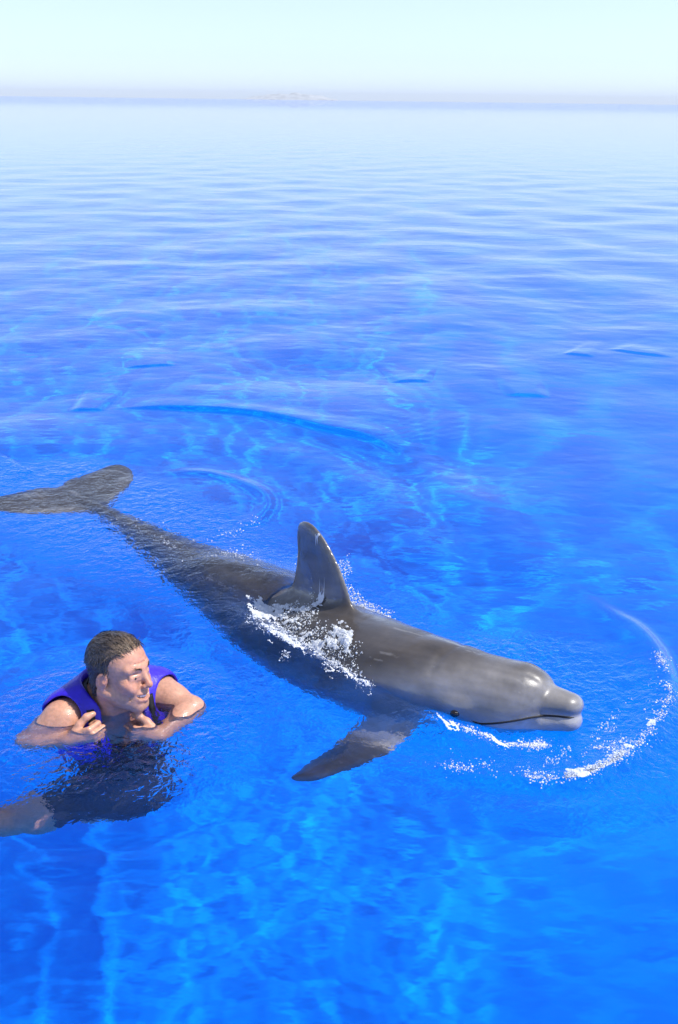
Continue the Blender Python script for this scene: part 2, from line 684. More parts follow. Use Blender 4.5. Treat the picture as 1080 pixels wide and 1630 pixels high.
m_deep_water, nt, b = new_mat('deep_water_blue')
b.inputs['Base Color'].default_value = (0.0, 0.20, 0.74, 1)
b.inputs['Roughness'].default_value = 1
b.inputs['Specular IOR Level'].default_value = 0
fx, fy = np.meshgrid(np.array([-42000., 42000]), np.array([-3200., 47000]))
floor = mesh_obj('deep_water_sheet', np.stack([fx, fy, 0 * fx - 4.0], -1).reshape(-1, 3), grid_faces(2, 2), m_deep_water)  # added sheet; its blue stands in for light scattered by deep water
tag(floor, kind='structure')
floor.cycles.is_caustics_receiver = True

# far island: a long low ridge twenty kilometres out
ISL = 43500.0


def island():
    n, m = 90, 30
    a = np.linspace(-1, 1, n)
    prof = np.interp(a, [-1, -.8, -.55, -.2, .05, .3, .6, .85, 1], [0, .35, .7, .86, 1, .88, .62, .25, 0])
    prof = prof + .05 * np.sin(a * 23) * (1 - a * a) + .03 * np.sin(a * 51 + 1) * (1 - a * a)
    w = np.linspace(-1, 1, m)
    cx = (462 - 540) / F_PX * ISL / math.cos(PITCH) * .94
    V = []
    for i in range(n):
        for j in range(m):
            rg = 1 - abs(w[j]) ** 1.5
            zz = -4 + 240 * prof[i] * rg * (1 + .12 * math.sin(9 * w[j] + 14 * a[i]))
            V.append((cx + a[i] * 1900, ISL + w[j] * 900 * (1 - .5 * a[i] ** 2), zz))
    return np.array(V), grid_faces(n, m)[:, ::-1]


iv, ifc = island()
isl = mesh_obj('island', iv, ifc, principled('haze_paled_hillside', (.46, .47, .47), .95, .1, noise=(.004, .3)))  # base colour lightened to carry part of the distance haze
tag(isl, kind='structure')

# ------------------------------------------------------------------ the dolphin
def MOUTH(s, d=0.0):
    return [(-.012, s * .0, -.024), (.006, s * (.030 - d), -.025), (.03, s * (.045 - d), -.026), (.07, s * (.060 - d), -.028), (.13, s * (.082 - d), -.034),
            (.22, s * (.104 - d), -.049), (.30, s * (.114 - d), -.060), (.335, s * (.118 - d), -.054)]


def build_dolphin():
    f = Field((-.02, -.62, -.46), (2.98, .62, .52), .0055)
    pu = [.15, .22, .30, .40, .55, .75, 1.0, 1.25, 1.5, 1.8, 2.1, 2.35, 2.5, 2.6, 2.7]
    pa = [.045, .074, .104, .128, .158, .196, .214, .208, .182, .135, .083, .047, .033, .024, .012]
    pt = [.045, .070, .098, .122, .150, .182, .205, .202, .185, .15, .112, .075, .045, .03, .016]
    pb = [-.05, -.08, -.112, -.14, -.172, -.202, -.222, -.22, -.195, -.15, -.11, -.075, -.05, -.032, -.016]

    def body(X, Y, Z):
        u = X[:, 0, 0]
        a = curve(pu, pa, u, .04)[:, None, None].astype('f4')
        t = curve(pu, pt, u, .04)[:, None, None].astype('f4')
        bo = curve(pu, pb, u, .04)[:, None, None].astype('f4')
        h = np.where(Z > 0, t, -bo)
        q = np.sqrt((Y / a) ** 2 + (Z / h) ** 2) + 1e-6
        g = np.sqrt((Y / a ** 2) ** 2 + (Z / h ** 2) ** 2) + 1e-6
        d = (q - 1) * q / g
        d = np.minimum(d, 1)
        return np.maximum(d, np.maximum(.21 - X, X - 2.7)).astype('f4')
    f.op(body, (.2, -.23, -.24), (2.7, .23, .22), .05)
    # head: melon, cheeks, throat, beak
    f.ell((.25, 0, -.002), (.155, .110, .090), k=.05)
    f.ell((.185, 0, .024), (.092, .080, .062), k=.04)
    f.ell((.30, 0, -.040), (.17, .106, .085), k=.075)

    def jaw(p0, p1, r0, r1, sy, sz, k):
        a, b2 = np.array(p0), np.array(p1)

        def fn(X, Y, Z):
            t = np.clip((X - a[0]) / (b2[0] - a[0]), 0, 1)
            zc = a[2] + (b2[2] - a[2]) * t
            r = r0 + (r1 - r0) * t
            xx = X - np.clip(X, a[0], b2[0])
            q = np.sqrt(xx ** 2 + (Y / sy) ** 2 + ((Z - zc) / sz) ** 2)
            return (q - r) * min(sy, sz)
        r = max(r0, r1) * max(sy, sz)
        f.op(fn, (a[0] - r, -r, min(a[2], b2[2]) - r), (b2[0] + r, r, max(a[2], b2[2]) + r), k)
    jaw((.036, 0, -.001), (.20, 0, -.004), .043, .078, 1.12, .80, .007)
    jaw((.036, 0, -.046), (.26, 0, -.072), .044, .092, 1.08, .84, .008)
    # brow bulge over the eye, cheek line
    for s in (1, -1):
        f.ell((.395, s * .112, -.018), (.05, .022, .022), k=.03)
        f.ell((.385, s * .127, -.036), (.017, .009, .010), k=.006)
        f.cone((.33, s * .105, -.072), (.12, s * .058, -.036), .012, .008, .02)
    # the mouth line
    for s in (1, -1):
        # neck crease behind the blowhole, faint furrows on the melon
        f.chain([(.44, s * .02, .142), (.46, s * .08, .122), (.47, s * .120, .08)], [.004, .004, .001], .022, 'sub')
        f.chain([(.12, s * .040, .066), (.20, s * .050, .096), (.30, s * .044, .110)], [.001, .002, .001], .012, 'sub')
    # blowhole dimple
    f.ell((.36, 0, .126), (.012, .02, .012), k=.012, mode='sub')

    def plate(fn2, thick, edge, axis_val, lo, hi, k):
        def fn(X, Y, Z):
            A, B, T = fn2(X, Y, Z)
            d2 = poly_dist(A, B, axis_val)
            th = thick * np.sqrt(np.clip(1 - np.exp(d2 / edge), 0, 1))
            return np.where(d2 < 0, np.abs(T) - th, np.sqrt(np.maximum(d2, 0) ** 2 + T ** 2)).astype('f4')
        f.op(fn, lo, hi, k)
    # dorsal fin
    u0, w0 = .85, .185
    K = 1.17
    dor = smooth_poly([(-.06, -.06), (0, 0), (.02, .08), (.048, .155), (.088, .222), (.132, .260), (.172, .269), (.204, .256), (.217, .22), (.222, .17), (.238, .11), (.268, .04), (.305, -.01), (.33, -.07)], 5)
    dor = [(u0 + a * K * 1.1, w0 + b * K * .93) for a, b in dor]
    plate(lambda X, Y, Z: (X + 0 * Z, Z + 0 * X, Y), .017, .035, dor, (.74, -.03, .1), (1.42, .03, .515), .05)
    # flukes
    flk = [(2.42, 0), (2.47, .05), (2.515, .11), (2.57, .20), (2.645, .30), (2.73, .36), (2.80, .375), (2.855, .36), (2.865, .30), (2.85, .2), (2.845, .08), (2.80, 0)]
    flk = smooth_poly(flk + [(a, -b) for a, b in flk[-2:0:-1]], 4)
    plate(lambda X, Y, Z: (X + 0 * Y, Y + 0 * X, Z - .10 * np.abs(Y) ** 1.5), .019, .03, flk, (2.4, -.4, -.06), (2.9, .4, .08), .035)
    # pectoral fins
    pec = smooth_poly([(-.075, -.08), (-.09, 0), (-.07, .10), (-.02, .20), (.05, .295), (.115, .35), (.14, .352), (.135, .31), (.115, .22), (.085, .10), (.075, 0), (.08, -.08)], 5)
    for s in (1, -1):
        ang = math.radians(33)
        ca, sa = math.cos(ang), math.sin(ang)

        def loc(X, Y, Z, s=s):
            v, w = s * Y - .14, Z + .135
            out = v * ca - w * sa
            nrm = v * sa + w * ca
            A, B = np.broadcast_arrays(X - .60 + 0 * out, out + 0 * X)
            return A, B, nrm - .02 * (X - .6) + .18 * out ** 2
        plate(loc, .016, .03, pec, (.45, min(s * .02, s * .6), -.44), (.85, max(s * .02, s * .6), -.02), .035)
    V, Fc = f.extract(2)
    return V, Fc


dol = thing('dolphin', tuple(spine(np.array([1.2]))[0]), 'grey dolphin at the surface, curved dorsal fin and beaked head out of the water', 'dolphin')
LV, LF = build_dolphin()
WV = to_world(LV)
# real pigment: dark cape on the back, paler flanks, pale belly
u, v, w = LV[:, 0], LV[:, 1], LV[:, 2]
top = curve([.0, .15, .4, 1.0, 1.5, 2.1, 2.8], [.03, .085, .125, .20, .185, .11, .02], u, .05)
rel = w / top
nz = noise3(LV, 6.0)
cape = smoothstep(.05, .75, rel + .12 * nz + .7 * smoothstep(.9, 1.5, u) + .25 * smoothstep(.45, 1.0, u) - .55 * smoothstep(.75, .2, u))
belly = smoothstep(-.25, -.75, rel + .08 * nz)
flank_c = np.array([.205, .195, .188])
cape_c = np.array([.055, .048, .043])
belly_c = np.array([.34, .33, .33])
rgb = flank_c + cape[:, None] * (cape_c - flank_c)
rgb = rgb + belly[:, None] * (belly_c - rgb)
fin = smoothstep(.215, .26, w) * ((u > .75) & (u < 1.4))
rgb = rgb + (np.array([.13, .125, .122]) - rgb) * fin[:, None]
pecm = smoothstep(.20, .26, np.abs(v)) * ((u > .4) & (u < .95))
rgb = rgb + (np.array([.085, .080, .078]) - rgb) * pecm[:, None]
rake = noise3(LV * np.array([2.0, 30, 30]), 2.2)
rgb *= (1 + .19 * nz + .09 * noise3(LV, 30.0) + .13 * rake)[:, None]
scar = smoothstep(1.05, 1.25, noise3(LV * np.array([5.0, 60, 40]) + 2.0, 1.3))
rgb += (scar * .35)[:, None] * (np.array([.30, .29, .28]) - rgb)
m_skin = principled('dolphin_skin', (.15, .15, .15), .37, .5, coat=.8, noise=(14, .12), bump=(48, .0025, .35), attr='pigment')
_nt = m_skin.node_tree
_b = _nt.nodes['Principled BSDF']
_n = _nt.nodes.new('ShaderNodeTexNoise')
_n.inputs['Scale'].default_value = 7
_n.inputs['Detail'].default_value = 5
_n.inputs['Distortion'].default_value = 1.2
_m = _nt.nodes.new('ShaderNodeMapRange')
_m.inputs['From Min'].default_value, _m.inputs['From Max'].default_value = .40, .58
_m.inputs['To Min'].default_value, _m.inputs['To Max'].default_value = .1, 1.0
_nt.links.new(_nt.nodes.new('ShaderNodeTexCoord').outputs['Object'], _n.inputs['Vector'])
_nt.links.new(_n.outputs['Fac'], _m.inputs['Value'])
_nt.links.new(_m.outputs[0], _b.inputs['Coat Weight'])       # water still running off in patches
body = mesh_obj('body', WV, LF, m_skin, dol)
vcol(body, 'pigment', rgb)
body.cycles.is_caustics_receiver = True
# eyes and mouth lines
m_eye = principled('dark_wet_eye', (.012, .010, .010), .06, .6)
m_dark = principled('dark_crease', (.02, .018, .018), .5, .3)
loc_bvh = BVHTree.FromPolygons([Vector(p) for p in LV.tolist()], LF.tolist())


def flank(u_, w_, s):
    h = loc_bvh.ray_cast(Vector((u_, s * .35, w_)), Vector((0, -s, 0)))
    return (u_, h[0].y, w_) if h[0] is not None else (u_, s * .1, w_)


for s in (1, -1):
    c = to_world(np.array([flank(.385, -.036, s)]))[0]
    rings = [(c + np.array(q) * .0085) for q in ICO_V]
    # one smooth eyeball: subdivide the icosahedron once
    vv, ff = list(map(np.array, ICO_V)), []
    cache = {}

    def mid(a, b2):
        k = (min(a, b2), max(a, b2))
        if k not in cache:
            q = (vv[a] + vv[b2])
            vv.append(q / np.linalg.norm(q))
            cache[k] = len(vv) - 1
        return cache[k]
    for a, b2, c2 in ICO_F:
        x, y, z = mid(a, b2), mid(b2, c2), mid(c2, a)
        ff += [(a, x, z), (b2, y, x), (c2, z, y), (x, y, z)]
    SPH_V, SPH_F = np.array(vv), np.array(ff)
    e = mesh_obj('eye', c + SPH_V * np.array([.014, .011, .011]), SPH_F, m_eye, dol)
    L = open_curve(MOUTH(s)[1:], 8)
    L = np.array([flank(q[0], q[2], s) for q in L])
    L[1:-1] = (L[:-2] + L[1:-1] + L[2:]) / 3
    tv, tf = tube(to_world(L), np.interp(np.arange(len(L)), [0, 4, len(L) - 6, len(L) - 1], [.0008, .0030, .0032, .0008]), 6)
    mesh_obj('mouth_line', tv, tf, m_dark, dol)

# ------------------------------------------------------------------ the man
def unit(a):
    a = np.array(a, float)
    return a / np.linalg.norm(a)


HC = np.array([-.604, 2.62, .155])                    # head centre
HF = unit([.91, -.41, .07])                          # the way the face looks
HU0 = np.array([.0, .14, 1.0])
HXr = unit(np.cross(HF, HU0))                         # his right
HUp = np.cross(HXr, HF)
HR = np.stack([HXr, HF, HUp], 1)                      # head axes: x his right, y forward, z up
TF = unit([.50, -.86, 0])                             # the way the chest looks
TX = unit(np.cross(TF, [0, 0, 1.0]))                  # his right
TR = np.stack([TX, TF, np.array([0, 0, 1.0])], 1)
TC = np.array([-.645, 2.675, .0])                    # base of the neck


def hp(x, y, z):
    return HC + HR @ np.array([x, y, z])


def tp(x, y, z):
    return TC + TR @ np.array([x, y, z])


R_SH, R_EL, R_WR = np.array([-.785, 2.58, .005]), np.array([-.885, 2.525, -.085]), np.array([-.748, 2.49, -.042])
L_SH, L_EL, L_WR = np.array([-.525, 2.765, .0]), np.array([-.385, 2.67, -.012]), np.array([-.466, 2.52, -.035])
R_HIP, R_KN, R_AN = tp(.085, .0, -.56), np.array([-1.00, 2.54, -.64]), np.array([-1.33, 2.52, -.84])
L_HIP, L_KN, L_AN = tp(-.085, .0, -.56), np.array([-.70, 2.86, -.92]), np.array([-.86, 2.98, -1.2])


def hand(f, wrist, aim, palm, thumb_side, k=.006):
    """a fist closed on a strap: palm, four bent fingers, thumb"""
    a = unit(aim)
    p = unit(np.array(palm) - a * (np.array(palm) @ a))
    t = unit(thumb_side - a * (thumb_side @ a) - p * (thumb_side @ p))
    W = np.array(wrist)
    M = np.stack([t, a, p], 1)
    f.ell(W + a * .05 + p * .002, (.042, .052, .017), M, k=.012)
    f.cone(W, W + a * .03, .026, .026, .02)
    for i, (off, L1, L2, L3, r) in enumerate(((.030, .040, .026, .018, .0092), (.010, .044, .029, .020, .0095), (-.011, .041, .026, .019, .0090), (-.030, .033, .020, .017, .0080))):
        k0 = W + a * (.088 - abs(off - .008) * .25) + t * off - p * .003
        k1 = k0 + (a * .55 + p * .83) * L1
        k2 = k1 + (-a * .55 + p * .72) * L2
        k3 = k2 + (-a * .98 - p * .15) * L3
        f.cone(k0 - a * .012, k0, r * 1.05, r * 1.15, .006)
        f.chain([k0, k1, k2, k3], [r * 1.12, r, r * .92, r * .82], .0025)
    t0 = W + a * .025 + t * .030 + p * .008
    t1 = t0 + a * .026 + t * .020 + p * .012
    t2 = t1 + a * .028 + t * .012 + p * .010
    t3 = t2 + a * .018 - t * .002 + p * .014
    f.chain([t0, t1, t2, t3], [.016, .0125, .0115, .0092], .008)


def build_person():
    f = Field((-1.50, 2.28, -1.26), (-.29, 3.05, .345), .0036)
    # torso, shoulders, neck
    f.ell(tp(0, -.005, -.17), (.165, .108, .23), TR, k=.05)
    f.ell(tp(0, .0, -.43), (.145, .10, .20), TR, k=.06)
    f.ell(tp(0, -.005, -.56), (.155, .105, .11), TR, k=.06)
    for s in (1, -1):
        f.ell(tp(s * .075, .062, -.11), (.085, .045, .062), TR, k=.03)
        f.cone(tp(s * .02, -.03, .04), tp(s * .15, -.01, .0), .05, .045, .05)
        f.cone(tp(s * .015, .055, -.012), tp(s * .15, .03, .012), .012, .011, .02)
    f.cone(tp(0, -.015, -.03), hp(0, -.03, -.06), .068, .058, .04)
    # sternomastoid
    f.cone(hp(.06, -.03, -.05), tp(.02, .06, -.01), .014, .011, .02)
    f.cone(hp(-.06, -.03, -.05), tp(-.02, .06, -.01), .014, .011, .02)
    # arms
    for S, E, W in ((R_SH, R_EL, R_WR), (L_SH, L_EL, L_WR)):
        f.ell(S + (E - S) * .12, (.060, .060, .058), k=.05)
        f.chain([S, S + (E - S) * .5, E], [.053, .049, .040], .03)
        f.chain([E, E + (W - E) * .3, W], [.041, .040, .0265], .02)
    hand(f, R_WR, [.80, .02, .34], [.15, .95, -.1], np.array([-.4, 0, .9]))
    hand(f, L_WR, [-.92, -.02, .10], [-.1, .95, -.25], np.array([.1, 0, .9]))
    # legs
    for Hp, K, A in ((R_HIP, R_KN, R_AN), (L_HIP, L_KN, L_AN)):
        f.chain([Hp, Hp + (K - Hp) * .5, K], [.085, .078, .056], .05)
        f.chain([K, K + (A - K) * .35, A], [.056, .056, .036], .03)
    # ---- head
    H = lambda c, r, k=.0, mode='add': f.ell(hp(*c), r, HR, k, mode)
    H((0, -.018, .045), (.075, .094, .078), .02)
    H((0, .030, .030), (.062, .058, .068), .03)
    H((0, .030, -.030), (.058, .058, .075), .03)
    H((0, .036, -.074), (.050, .050, .038), .03)
    for s in (1, -1):
        f.cone(hp(s * .060, -.010, -.050), hp(s * .022, .066, -.093), .016, .016, .025)
        f.cone(hp(s * .012, .085, .030), hp(s * .048, .066, .029), .010, .010, .018)
        H((s * .043, .060, -.022), (.022, .021, .018), .022)
        H((s * .033, .089, .006), (.015, .013, .010), .012, 'sub')
    f.cone(hp(-.010, .078, -.101), hp(.010, .078, -.101), .0165, .0165, .018)
    # nose
    f.cone(hp(0, .086, .018), hp(0, .112, -.022), .0085, .0105, .014)
    H((0, .111, -.025), (.0115, .0105, .0095), .008)
    for s in (1, -1):
        H((s * .0125, .100, -.030), (.0072, .0095, .0075), .006)
        H((s * .007, .106, -.0365), (.004, .005, .004), .003, 'sub')
    # muzzle, smile
    H((0, .068, -.058), (.038, .026, .026), .02)
    mouth = [hp(s * a, b, c) for s, a, b, c in ((1, .034, .073, -.051), (1, .019, .087, -.064), (1, 0, .093, -.067), (-1, .019, .087, -.064), (-1, .034, .073, -.051))]
    f.chain([m + HUp * .009 for m in mouth], [.002, .0055, .006, .0055, .002], .008)
    f.chain([m - HUp * .0095 for m in mouth], [.003, .0075, .008, .0075, .003], .008)
    f.chain([m + HF * .005 - HUp * .001 for m in mouth], [.0028, .0056, .0062, .0056, .0028], .003, 'sub')
    for s in (1, -1):
        # cheek fold and eye wrinkles
        f.chain([hp(s * .018, .099, -.030), hp(s * .033, .086, -.042), hp(s * .044, .0715, -.058), hp(s * .044, .0655, -.074)], [.001, .0018, .0018, .0008], .007, 'sub')
        H((s * .041, .073, -.036), (.014, .014, .013), .014)
        for dz in (.010, .002, -.006):
            f.cone(hp(s * .047, .073, .004 + dz * .4), hp(s * .062, .055, .002 + dz * 1.8), .0018, .001, .004, 'sub')
        # eyelids
        f.cone(hp(s * .020, .0875, .0075), hp(s * .046, .0755, .0055), .0066, .0058, .005)
        f.cone(hp(s * .020, .0865, -.0035), hp(s * .046, .0745, -.0030), .0060, .0055, .005)
        # ear
        er = HR @ np.array(Matrix.Rotation(math.radians(-14), 3, 'X') @ Matrix.Rotation(math.radians(s * 22), 3, 'Z'))
        f.ell(hp(s * .079, -.012, -.008), (.0075, .0195, .032), er, k=.006)
        f.ell(hp(s * .088, -.008, -.006), (.0065, .0120, .0215), er, k=.004, mode='sub')
        f.ell(hp(s * .081, -.004, -.012), (.005, .006, .007), er, k=.004)
    for zz in (.062, .048):
        f.chain([hp(-.035, .080, zz), hp(0, .0905, zz - .002), hp(.035, .080, zz)], [.001, .0015, .001], .005, 'sub')
    return f.extract(1)


man = thing('person', (TC[0], TC[1], -.6), 'smiling man in a purple-blue life jacket floating upright in the water beside the dolphin', 'person')
PV, PF = build_person()
q = (PV - HC) @ HR
tq = (PV - TC) @ TR
skin = np.array([.57, .29, .185])
rgb = np.tile(skin, (len(PV), 1))


def blob(c, r, w=1.0):
    return w * np.exp(-(((q - np.array(c)) / np.array(r)) ** 2).sum(1))


red = blob((0, .115, -.022), (.02, .02, .02), .55) + blob((.045, .065, -.025), (.03, .03, .025), .4) + blob((-.045, .065, -.025), (.03, .03, .025), .4)
red += blob((.082, -.012, -.01), (.012, .03, .04), .45) + blob((0, .085, .06), (.06, .03, .03), .25)
red += .35 * np.exp(-((tq - np.array([0, .08, -.04])) / np.array([.09, .06, .07])).__pow__(2).sum(1))
rgb += np.clip(red, 0, 1)[:, None] * (np.array([.60, .20, .13]) - skin)
lips = blob((0, .090, -.077), (.026, .012, .006), 1.0) + blob((0, .094, -.057), (.024, .01, .004), .6)
rgb += np.clip(lips, 0, 1)[:, None] * (np.array([.48, .15, .13]) - rgb)
stub = smoothstep(-.045, -.075, q[:, 2]) * smoothstep(-.03, .02, q[:, 1]) * smoothstep(-.16, -.12, q[:, 2]) * .22
rgb += stub[:, None] * (np.array([.28, .2, .17]) - rgb)
inm = blob((0, .082, -.066), (.026, .010, .0065), 1.3)
rgb += np.clip(inm, 0, 1)[:, None] * (np.array([.22, .06, .05]) - rgb) * .6
rgb *= (1 + .07 * noise3(PV, 22.0) + .04 * noise3(PV, 70.0))[:, None]
m_man = principled('tanned_skin', (.5, .28, .18), .46, .5, coat=.14, noise=(90, .14), bump=(170, .0018, .45), attr='tone', sss=.12)
pb = mesh_obj('body', PV, PF, m_man, man)
vcol(pb, 'tone', np.clip(rgb, 0, 1))
pb.cycles.is_caustics_receiver = True

m_white = principled('eye_white', (.50, .44, .40), .2)
m_tooth = principled('tooth', (.82, .80, .74), .2)
m_iris = principled('iris', (.05, .04, .03), .1)
for s in (1, -1):
    e = mesh_obj('eye', hp(s * .032, .0755, .004) + SPH_V * .0118, SPH_F, m_white, pb)
    ic = hp(s * .032, .0755, .003) + HF * .0062 + HXr * .001
    mesh_obj('iris', ic + SPH_V * .0068, SPH_F, m_iris, pb)
# upper row of teeth
arc = [(.027, .0745), (.0210, .0815), (.0138, .0872), (.0046, .0900), (-.0046, .0900), (-.0138, .0872), (-.0210, .0815), (-.027, .0745)]
for i, (x, y) in enumerate(arc):
    th = math.atan2(x, .045)
    Rt = HR @ np.array(Matrix.Rotation(-th, 3, 'Z'))
    sz = np.array([.0057, .0034, .0068 if abs(x) > .006 else .0076])
    V = SPH_V / np.maximum(np.abs(SPH_V).max(1) ** .55, .3)[:, None]
    cz = -.0610 + .007 * (abs(x) / .027) ** 2
    mesh_obj('tooth', hp(x, y + .0015, cz) + (V * sz) @ Rt.T, SPH_F, m_tooth, pb)

# hair: a close cap with strands combed over it
def hair_line(q):
    """>0 where hair grows"""
    x, y, z = q[:, 0], q[:, 1], q[:, 2]
    front = np.interp(z, [-.085, -.05, -.025, -.012, .0, .03, .048, .07, .09, .12], [-.055, -.045, -.034, .0, .012, .014, .012, .026, .050, .068])
    front = front + .010 * np.clip(1 - np.abs(x) / .03, 0, 1) * smoothstep(.06, .09, z)
    ear = np.hypot(y + .012, (z + .010) * .75) - .026
    return np.minimum(np.minimum(front - y, z + .088), np.where(np.abs(x) > .05, ear, 1))


def build_hair():
    lo, hi = HC - .15, HC + .15
    f = Field(lo, hi, .0028)
    f.ell(hp(0, -.019, .046), (.0785, .0985, .0835), HR)
    f.ell(hp(0, .026, .036), (.0655, .0615, .0725), HR, k=.03)
    f.ell(hp(0, -.045, -.035), (.062, .058, .055), HR, k=.03)

    def trim(X, Y, Z):
        p = np.stack([a.ravel() for a in np.broadcast_arrays(X, Y, Z)], 1).astype(float)
        ql = (p - HC) @ HR
        d = -hair_line(ql) + .004 * noise3(ql, 60.0)
        return d.reshape(np.broadcast_shapes(X.shape, Y.shape, Z.shape)).astype('f4')
    f.op(trim, lo, hi, .006, 'cut')
    V, Fc = f.extract(2)
    ql = (V - HC) @ HR
    n = ql - np.array([0, -.02, .02])
    n /= np.linalg.norm(n, axis=1)[:, None]
    V = V + (n * (.0016 * noise3(ql * np.array([1.4, .5, .8]), 60.0) + .001)[:, None]) @ HR.T
    return V, Fc


m_hair = principled('wet_brown_hair', (.075, .052, .038), .38, .5, noise=(160, .45), bump=(260, .003, .8), attr='tone')
hv, hf = build_hair()
hair = mesh_obj('hair', hv, hf, m_hair, man)


def hair_tone(ql):
    grey = smoothstep(.035, -.01, ql[:, 2]) * smoothstep(-.045, .01, ql[:, 1]) * .6 + .10
    top_front = smoothstep(.05, .10, ql[:, 2]) * smoothstep(-.02, .05, ql[:, 1])  # lighter brown towards the top front
    c = np.tile(np.array([.042, .032, .027]), (len(ql), 1))
    c += grey[:, None] * (np.array([.15, .145, .15]) - c)
    c += (.7 * top_front)[:, None] * (np.array([.17, .115, .07]) - c)
    return c


vcol(hair, 'tone', hair_tone((hv - HC) @ HR))


def strands():
    hn = np.zeros_like(hv)
    me = hair.data
    nor = np.zeros(len(hv) * 3, 'f4')
    me.vertices.foreach_get('normal', nor)
    nor = nor.reshape(-1, 3)
    pick = RNG.choice(len(hv), 5200)
    p0 = hv[pick]
    n0 = nor[pick]
    ql = (p0 - HC) @ HR
    outw = ((p0 - HC) * n0).sum(1) > 0
    p0, n0, ql = p0[outw], n0[outw], ql[outw]
    N = len(p0)
    # combed forward on top, down at the sides and the back
    flow = np.stack([np.sign(ql[:, 0]) * .15, smoothstep(.05, .11, ql[:, 2]) * 1.3 - .45, -.9 + 1.0 * smoothstep(.05, .11, ql[:, 2])], 1)
    flow += .35 * np.stack([noise3(ql, 40.0), noise3(ql + 3, 40.0), noise3(ql + 7, 40.0)], 1)
    d = flow @ HR.T
    d -= n0 * (d * n0).sum(1)[:, None]
    d /= np.linalg.norm(d, axis=1)[:, None] + 1e-6
    L = RNG.uniform(.016, .034, N)
    lift = RNG.uniform(.0, .28, N) * RNG.random(N)
    V = []
    side = np.cross(d, n0)
    curl = RNG.normal(0, .002, N)
    for j, (t, wd) in enumerate(((0, .0011), (.4, .0012), (.75, .0009), (1, .0002))):
        c = p0 - n0 * .001 + d * (L * t)[:, None] + n0 * (L * lift * (t - .75 * t * t) * 1.2)[:, None] + side * (curl * t * t)[:, None]
        V.append(c - side * wd)
        V.append(c + side * wd)
    V = np.stack(V, 1).reshape(-1, 3)
    base = (8 * np.arange(N))[:, None, None]
    quad = np.array([(0, 1, 3, 2), (2, 3, 5, 4), (4, 5, 7, 6)])[None]
    o = mesh_obj('hair_strands', V, (base + quad).reshape(-1, 4), m_hair, hair)
    vcol(o, 'tone', np.repeat(hair_tone(ql) * RNG.uniform(.6, 1.7, N)[:, None], 8, 0))
    tag(o, kind='stuff')


strands()
# eyebrows: short hairs on the brow ridge
for s in (1, -1):
    V, Fc = [], []
    for i in range(200):
        t = RNG.random()
        c = hp(s * (.012 + .036 * t), .0965 - .022 * t ** 1.5, .0275 + .006 * math.sin(t * 2.6) + RNG.normal() * .0018)
        d = HR @ np.array([s * .8, -.3 * t, .35 - .7 * t]) + RNG.normal(size=3) * .2
        d = unit(d) * .008
        sd = unit(np.cross(d, HF)) * .0007
        b0 = len(V)
        V += [c - sd, c + sd, c + d + HF * .001]
        Fc.append((b0, b0 + 1, b0 + 2))
    o = mesh_obj('eyebrow', np.array(V), np.array(Fc), m_hair, man)
    vcol(o, 'tone', np.tile(np.array([.06, .045, .035]), (len(V), 1)))

# ---- life jacket: thick foam panels over a thin black lining
def vest_shell(inner, outer, arm_r, neck_r, gap, bottom, h=.0045):
    lo, hi = (-.95, 2.3, -.5), (-.34, 2.95, .16)
    f = Field(lo, hi, h)

    def torso(g, off):
        g.ell(tp(0, -.005, -.17), (.165 + off, .108 + off, .23 + off), TR, k=.05)
        g.ell(tp(0, .0, -.43), (.145 + off, .10 + off, .20 + off), TR, k=.06)
        for s in (1, -1):
            g.ell(tp(s * .075, .062, -.11), (.085 + off, .045 + off, .062 + off), TR, k=.03)
            g.cone(tp(s * .02, -.03, .04), tp(s * .15, -.01, .0), .05 + off, .045 + off, .05)
    torso(f, outer)
    g = Field(lo, hi, h)
    torso(g, inner)
    f.F = np.maximum(f.F, -g.F)
    # neck hole, arm holes, front opening, bottom edge
    f.cone(tp(0, .015, -.06), tp(0, -.01, .3), neck_r, neck_r * 1.25, .012, 'sub')
    f.cone(tp(0, .18, -.16), tp(0, .0, .04), neck_r * .75, neck_r, .02, 'sub')
    for S, E in ((R_SH, R_EL), (L_SH, L_EL)):
        e = S + (E - S) * 1.2
        f.cone(S + (S - E) * .05, e, arm_r, arm_r * 1.1, .012, 'sub')

    def cut(X, Y, Z):
        y = (X - TC[0]) * TF[0] + (Y - TC[1]) * TF[1]
        x = (X - TC[0]) * TX[0] + (Y - TC[1]) * TX[1]
        z = Z - TC[2]
        front = np.where(y > 0, gap - np.abs(x), -1)
        return np.maximum(np.maximum(front, -(z - bottom)) + 0 * X, -1).astype('f4')
    f.op(cut, lo, hi, .01, 'cut')
    return f.extract(2)


m_foam = principled('purple_blue_nylon', (.030, .012, .50), .42, .5, coat=.15, noise=(35, .18), bump=(45, .006, .5))
m_black = principled('black_neoprene', (.012, .012, .014), .5, .4, bump=(300, .001, .4))
vv_, vf_ = vest_shell(.012, .042, .070, .086, .014, -.21)
vest = mesh_obj('life_jacket', vv_, vf_, m_foam, man)
vest.cycles.is_caustics_receiver = True
lv_, lf_ = vest_shell(.003, .016, .060, .072, -.02, -.32)
lin = mesh_obj('lining', lv_, lf_, m_black, vest)
lin.cycles.is_caustics_receiver = True


